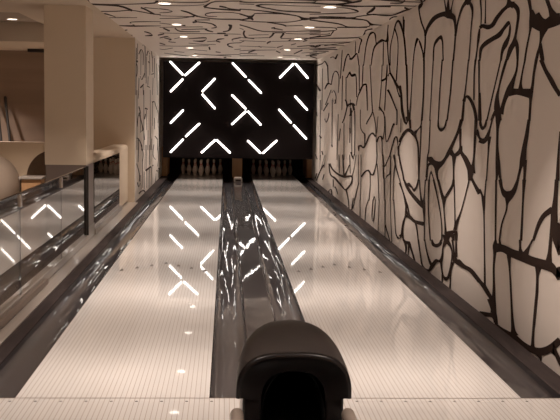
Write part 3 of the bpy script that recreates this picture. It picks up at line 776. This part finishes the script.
# ------------------------------------------------------------------ masking unit with light tubes
mu = empty('masking_unit', (.27, MY, .497)); tag(mu, 'black masking panel with slanted glowing white light tubes above the pins', 'masking unit')
def at(o, p): o.location = Vector(o.location) - p.location; return o
at(BX('panel', -1.435, 1.968, MY, MY + .08, 0.497, 2.660, M_mask), mu).parent = mu
for z0, z1 in ((.497, .517), (2.640, 2.660)):
    at(BX('frame_rail', -1.435, 1.968, MY - .012, MY, z0, z1, M_mask), mu).parent = mu
for s in TUBES:
    bm = bmesh.new()
    x0, z0, x1, z1 = (c/1000 for c in s)
    tube(bm, (x0, MY - .032, z0), (x1, MY - .032, z1), .0195, 12)
    at(link('light_tube', bm, M_tube, smooth=True), mu).parent = mu
    for t in (.2, .8):
        cx, cz = x0 + (x1-x0)*t, z0 + (z1-z0)*t
        at(BX('tube_bracket', cx - .012, cx + .012, MY - .02, MY, cz - .012, cz + .012, M_mask), mu).parent = mu

# ------------------------------------------------------------------ pin deck
def pin_mesh():
    pr = [(0, 0), (.0257, 0), (.0285, .004), (.0360, .019), (.0460, .057), (.0560, .086), (.0605, .114), (.0590, .149), (.0500, .184), (.0390, .2125), (.0315, .238), (.0245, .262), (.0235, .276),
          (.0248, .295), (.0290, .320), (.0322, .343), (.0312, .358), (.0260, .371), (.0150, .379), (0, .381)]
    bm = bmesh.new(); P = []
    for i in range(len(pr) - 1):
        for k in range(2): P.append((pr[i][0] + (pr[i+1][0]-pr[i][0])*k/2, pr[i][1] + (pr[i+1][1]-pr[i][1])*k/2))
    P.append(pr[-1])
    lathe(bm, P, n=20, mif=lambda z: 1 if (.242 < z < .256 or .270 < z < .284) else 0)
    return bm
proto = None
ROWS = [['at the front point of'], ['left in the second row of', 'right in the second row of'],
        ['left in the third row of', 'middle in the third row of', 'right in the third row of'],
        ['leftmost in the back row of', 'second from left in the back row of', 'second from right in the back row of', 'rightmost in the back row of']]
for a, which in ((LA, 'the left lane'), (RA, 'the right lane')):
    for r, row in enumerate(ROWS):
        for k, where in enumerate(row):
            if proto is None: proto = o = link('bowling_pin', pin_mesh(), [M_pin, M_red], smooth=True)
            else: o = proto.copy(); COL.objects.link(o)
            o.location = (a + .527 + (k - r/2)*.3048, 18.29 + r*.264, 0)
            tag(o, 'white bowling pin standing %s %s' % (where, which), 'bowling pin', 'pins under the masking panel on ' + which)
kb = [(WL, WL + .10, 'amber wood side panel left of the left lane pins', 'kickback_panel'), (WR - .15, WR - .02, 'dark wood side panel right of the right lane pins', 'kickback_panel')]
tag(BX('kickback_panel', WL + .005, WL + .12, 18.03, 19.3, .0, .70, M_wood, bev=.005), 'amber wood side panel at the left of the left lane pins', 'side panel')
tag(BX('kickback_panel', WR - .125, WR - .005, 18.03, 19.3, .0, .70, M_wood, bev=.005), 'dim wood side panel at the right of the right lane pins', 'side panel')
tag(BX('kickback_panel', LB + GW - .01, RA - GW + .01, 18.03, 19.3, .0, .70, M_wood, bev=.005), 'wood centre panel between the two sets of pins', 'side panel')
sb = empty('metal_box', (.265, 16.3, .012)); tag(sb, 'small steel box at the far end of the lane divider', 'box')
bm = bmesh.new(); box(bm, -.09, .09, -.12, .12, 0, .085, 0, .012); link('housing', bm, M_metal, sb)
bm = bmesh.new(); box(bm, -.075, .075, -.09, .10, .0845, .105, 0, .006); link('lid', bm, M_white_trim, sb)
bm = bmesh.new(); box(bm, -.06, .06, -.124, -.1195, .02, .06, 0); link('front_slot', bm, M_slot, sb)

# ------------------------------------------------------------------ ceiling downlights, added lounge fill lamps
ORD = ['nearest to the camera', 'second from the camera', 'third from the camera', 'fourth from the camera', 'closest to the black panel']
def downlight(x, y, z, label, power, r=.068, lamp=True):
    d = empty('downlight', (x, y, z)); tag(d, label, 'downlight', 'recessed ceiling downlights')
    bm = bmesh.new(); lathe(bm, [(r, -.003), (r + .004, -.008), (r + .014, -.006), (r + .016, -.0025)], n=28); link('rim', bm, M_rim, d)
    bm = bmesh.new(); lathe(bm, [(0, -.0045), (r, -.0045), (r, -.0025)], n=28); link('lens', bm, M_lens, d)
    if lamp: lamp_at(x, y, z, power)
def lamp_at(x, y, z, power, q_spread=71):
    l = bpy.data.lights.new('downlight_or_fill_lamp', 'AREA'); l.shape = 'DISK'; l.size = .11; l.energy = power; l.color = (1, .86, .775); l.spread = math.radians(q_spread)
    o = bpy.data.objects.new('downlight_or_fill_lamp', l); o.location = (x, y, z - .012); COL.objects.link(o)
PW = 9.3
for k, y in enumerate((5.78, 8.45, 10.67, 13.50, 16.05)):
    downlight(-.70, y, H, 'glowing recessed ceiling downlight over the left lane, ' + ORD[k], PW)
    downlight(1.135, y, H, 'glowing recessed ceiling downlight over the right lane, ' + ORD[k], PW)
for y in (3.1, .45, -2.2, -4.85):
    lamp_at(-.70, y, H, PW); lamp_at(1.135, y, H, PW)
for x, y, q in ((-3.6, 0, 2.2), (-3.6, -3.5, 1.2), (-2.5, 3.9, 2.6), (-4.4, 9.9, 3.6)): lamp_at(x, y, H if y < 9 else 2.5, PW*q, 120)  # added fill lamps without fixtures, brightening the lounge
downlight(LRX, LRY, H + .03, 'lone glowing downlight in the ceiling recess left of the column', 9, .07)
v = empty('ceiling_vent', (-2.72, 10.7, 2.5)); tag(v, 'thin dark slot vent in the lounge ceiling beside the column', 'vent')

# ------------------------------------------------------------------ column, railing, low wall
c = BX('column', -2.10, -1.625, 6.22, 6.85, .915, H, M_cream); c['kind'] = 'structure'
k = BX('column', -2.09, -1.624, 6.225, 6.845, .17, .915, M_clad); k['kind'] = 'structure'
k = BX('column', -2.11, -1.616, 6.215, 6.87, 0.02, .17, M_white_trim); k['kind'] = 'structure'
seams = [-6.2, -4.75, -3.30, -1.85, -.40, 1.04, 2.52, 4.45, 6.16]
gr = empty('glass_railing', (GX, 0, .02)); tag(gr, 'long reflective frameless glass railing along the left of the lanes', 'glass railing')
for a, b in zip(seams, seams[1:]):
    at(BX('glass_panel', GX - .006, GX + .006, a + .008, b - .008, .085, .892, M_glass), gr).parent = gr
at(BX('base_channel', GX - .022, GX + .022, seams[0], 6.2, .02, .085, M_white_trim), gr).parent = gr
for y in seams[1:]:
    at(BX('seam_gasket', GX - .006, GX + .0065, y - .0079, y + .0079, .085, .892, M_slot), gr).parent = gr
at(BX('end_post', GX + .007, GX + .032, 6.165, 6.195, .10, .905, M_slot), gr).parent = gr
for y in seams[1:-1]:
    at(BX('clamp', GX - .018, GX + .018, y - .035, y + .035, .79, .891, M_metal, bev=.004), gr).parent = gr
bm = bmesh.new(); box(bm, GX - .012, GX + .012, seams[0], 6.16, .8925, .902, 0, .002)
at(link('top_rail', bm, M_bronze), gr).parent = gr
tag(BX('skirting_channel', GX + .023, GX + .06, Y0 + .1, 3.42, .02, .065, M_channel, bev=.004), 'brown metal skirting strip at the foot of the near railing panels', 'skirting')
# low wall behind the column with a reflective glass face
lw = empty('low_wall', (GX - .15, 9, 0)); tag(lw, 'low cream wall with rounded top running back from the column', 'low wall')
bm = bmesh.new(); box(bm, GX - .28, GX - .012, 6.87, BW - .013, .02, .985, 0, .05, 4); at(link('wall_body', bm, M_cream), lw).parent = lw
g2 = lw
at(BX('glass_face', GX - .006, GX + .006, 6.88, 9.72, .085, .91, M_glass), g2).parent = g2
at(BX('back_sheet', GX - .0115, GX - .007, 6.88, 9.72, .085, .91, M_back), g2).parent = g2
at(BX('base_channel', GX - .0115, GX + .022, 6.88, 9.95, .02, .084, M_white_trim), g2).parent = g2

# ------------------------------------------------------------------ lounge behind the railing
tag(BX('half_wall', XL, -2.2, 9.78, 9.92, 0, 1.03, M_cream), 'low cream partition wall with light top edge behind the lounge', 'partition wall')
hw = bpy.data.objects['half_wall']
BX('coping', XL, -2.19, 9.765, 9.935, 1.03, 1.05, M_sphere, hw)
# pale round shell
ps = empty('pale_shell', (-2.70, 6.1, 0)); tag(ps, 'large pale rounded shell at the left edge behind the railing', 'sphere')
bm = bmesh.new()
lathe(bm, [(.10, .35)] + [(.335*math.sin(t), .69 - .345*math.cos(t)) for t in [PI*(.1 + .9*k/20) for k in range(21)]], n=40); link('shell', bm, M_sphere, ps, True)
bm = bmesh.new(); lathe(bm, [(0, 0), (.2, 0), (.2, .03), (.06, .06), (.05, .37), (0, .38)], n=28); link('pedestal', bm, M_metal, ps, True)
for k in range(3):
    bm = bmesh.new(); a0 = -PI/2 + .18
    zz = .72 - .055*k; rr = .335*math.sqrt(max(1 - ((zz - .69)/.345)**2, 0)) + .002
    vs_ = []
    for q in range(7):
        an = a0 + .10*q/6 + .25
        vs_.append((bm.verts.new((rr*math.cos(an), rr*math.sin(an), zz)), bm.verts.new((rr*math.cos(an), rr*math.sin(an), zz + .018))))
    for p_, q_ in zip(vs_, vs_[1:]): bm.faces.new((p_[0], q_[0], q_[1], p_[1]))
    link('printed_line', bm, M_arm, ps)
# wooden pedestal with white top
st = empty('side_table', (-1.98, 4.9, 0)); tag(st, 'small amber wood stand with white top behind the railing', 'stand')
bm = bmesh.new(); box(bm, -.10, .10, -.09, .09, 0, .845, 0, .004); link('cabinet', bm, M_wood, st)
bm = bmesh.new(); box(bm, -.125, .115, -.11, .11, .845, .87, 0, .004); link('top', bm, M_white_trim, st)
# brown round-backed armchair
ac = empty('armchair', (-2.34, 7.9, 0)); tag(ac, 'brown round-backed chair in front of the cream partition', 'armchair')
bm = bmesh.new()
pts = []
for k in range(33):
    t = PI*k/32; pts.append((.36*math.cos(t), .62 + .38*math.sin(t)))
pts = [(.36, .40)] + pts + [(-.36, .40)]
f0 = [bm.verts.new((x, .25, z)) for x, z in pts]; f1 = [bm.verts.new((x, .37, z)) for x, z in pts]
bm.faces.new(f0); bm.faces.new(f1)
for i in range(len(pts)): bm.faces.new((f0[i], f0[(i+1) % len(pts)], f1[(i+1) % len(pts)], f1[i]))
link('backrest', bm, M_arm, ac)
bm = bmesh.new(); box(bm, -.34, .34, -.30, .25, .26, .44, 0, .05, 3); link('seat', bm, M_arm, ac)
for sx in (-1, 1):
    bm = bmesh.new(); box(bm, sx*.34 - .05, sx*.34 + .05, -.28, .25, .24, .64, 0, .03, 3); link('armrest', bm, M_arm, ac)
    for sy in (-.24, .28):
        bm = bmesh.new(); tube(bm, (sx*.28, sy, 0), (sx*.28, sy, .28), .02); link('leg', bm, M_slot, ac)
# dark leaning poles
lp = empty('leaning_frame', (-3.66, 10.9, 0)); tag(lp, 'dark frame of two leaning poles far behind the lounge', 'frame')
for dx in (0, .14):
    bm = bmesh.new(); tube(bm, (.18 + dx, -.35, 0), (-.12 + dx, .25, 1.75), .022); link('pole', bm, M_slot, lp)
bm = bmesh.new(); tube(bm, (.05, -.1, .72), (.22, -.1, .72), .015); link('crossbar', bm, M_slot, lp)

# ------------------------------------------------------------------ ball return hood at the near end of the divider
HX, HY0, HY1 = .291, -1.30, -.62
hd = empty('ball_return', (HX, -1.2, 0)); tag(hd, 'dark rounded ball return hood with black open mouth on the approach', 'ball return')
def arch(a, zb, zt, y, n=36, e=2.9, cx=0):
    out = []
    for k in range(n + 1):
        t = PI*k/n; c, s = math.cos(t), math.sin(t)
        out.append((cx + a*math.copysign(abs(c)**(2/e), c), y, zb + (zt - zb)*abs(s)**(2/e)))
    return out
def loft(bm, secs, mi=0, cap=False):
    rows = [[bm.verts.new(Vector(p)) for p in s] for s in secs]
    for p, q in zip(rows, rows[1:]):
        for j in range(len(p) - 1):
            f = bm.faces.new((p[j], p[j+1], q[j+1], q[j])); f.material_index = mi
    if cap: bm.faces.new(rows[-1])
    return rows
yl = lambda y: y + 1.2
secs = []
for k in range(21):
    t = k/20; u = 1 - t
    a = .236*max(1 - t**2.6, .0)**.5 + .004
    zt = .395 + (.580 + .072*math.sin(min(t*1.7, 1)*PI/2) - .395)*max(1 - t**3.2, 0)**.5 + .004
    secs.append(arch(a, .395, zt, yl(HY0 + (HY1 - HY0)*t), e=2.9 - .7*t))
bm = bmesh.new(); loft(bm, secs); link('hood_shell', bm, M_hood, hd, True)
bm = bmesh.new()
loft(bm, [arch(.240, .392, .582, yl(HY0 + .006)), arch(.241, .39, .583, yl(HY0 - .006)), arch(.236, .39, .577, yl(HY0 - .016)), arch(.226, .39, .566, yl(HY0 - .018))]); link('front_lip', bm, M_hood_lip, hd, True)
bm = bmesh.new()
loft(bm, [arch(.227, .39, .567, yl(HY0 - .016)), arch(.215, .385, .552, yl(HY0 + .004)), arch(.135, .37, .497, yl(HY0 + .02), e=2.4)]); link('mouth_face', bm, M_hood_lip, hd, True)
bm = bmesh.new()
loft(bm, [arch(.135, .25, .497, yl(HY0 + .02), e=2.4), arch(.13, .25, .48, yl(-.80), e=2.4)], cap=True); link('tunnel', bm, M_black, hd, True)
bm = bmesh.new()
box(bm, -.212, -.135, yl(HY0 + .02), yl(-.72), 0, .40, 0, .01); box(bm, .135, .212, yl(HY0 + .02), yl(-.72), 0, .40, 0, .01)
box(bm, -.14, .14, yl(HY0 + .03), yl(-.74), 0, .25, 0); box(bm, -.21, .21, yl(-.80), yl(-.68), 0, .40, 0, .02)
link('body', bm, M_hood_lip, hd)
for s in (-1, 1):
    bm = bmesh.new(); tube(bm, ((.222 if s > 0 else -.236), yl(-2.3), .32), ((.222 if s > 0 else -.236), yl(-1.32), .333), .028, 16, caps=6); link('rack_rail', bm, M_rail, hd, True)
bm = bmesh.new(); box(bm, -.22, .22, yl(-2.3), yl(-1.33), .22, .27, 0, .01); link('rack_tray', bm, M_hood_lip, hd)
bm = bmesh.new(); box(bm, -.14, .14, yl(-2.0), yl(-1.6), 0, .22, 0, .02); link('rack_foot', bm, M_hood_lip, hd)
for s in (-1, 1):
    bm = bmesh.new(); box(bm, s*.238 - .03, s*.238 + .03, yl(-1.9), yl(-1.8), .24, .32, 0, .005); link('rail_bracket', bm, M_hood_lip, hd)

# vent body
bm = bmesh.new(); box(bm, -.45, .30, -.05, .05, -.05, 0, 0); link('slot', bm, M_slot, v)

# pit lamp (the pin deck's own weak light)
for x, e in ((LA + .5, .2),):
    l = bpy.data.lights.new('pin_deck_lamp', 'AREA'); l.shape = 'RECTANGLE'; l.size = .8; l.size_y = .08; l.energy = e; l.color = (1, .72, .5)
    o = bpy.data.objects.new('pin_deck_lamp', l); o.location = (x, 18.06, .62); o.rotation_euler = (math.radians(35), 0, 0); COL.objects.link(o)

# ------------------------------------------------------------------ world and view
W = bpy.data.worlds.new('world'); SC.world = W; W.use_nodes = True
W.node_tree.nodes['Background'].inputs[0].default_value = (.9, .75, .6, 1); W.node_tree.nodes['Background'].inputs[1].default_value = .02
vs = SC.view_settings; vs.view_transform = 'Standard'; vs.look = 'None'; vs.gamma = 1; vs.use_curve_mapping = False
vs.exposure = 0.76
try:
    SC.cycles.max_bounces = 10; SC.cycles.diffuse_bounces = 5; SC.cycles.glossy_bounces = 5; SC.cycles.transparent_max_bounces = 12
    SC.cycles.sample_clamp_indirect = 4.0
except Exception: pass
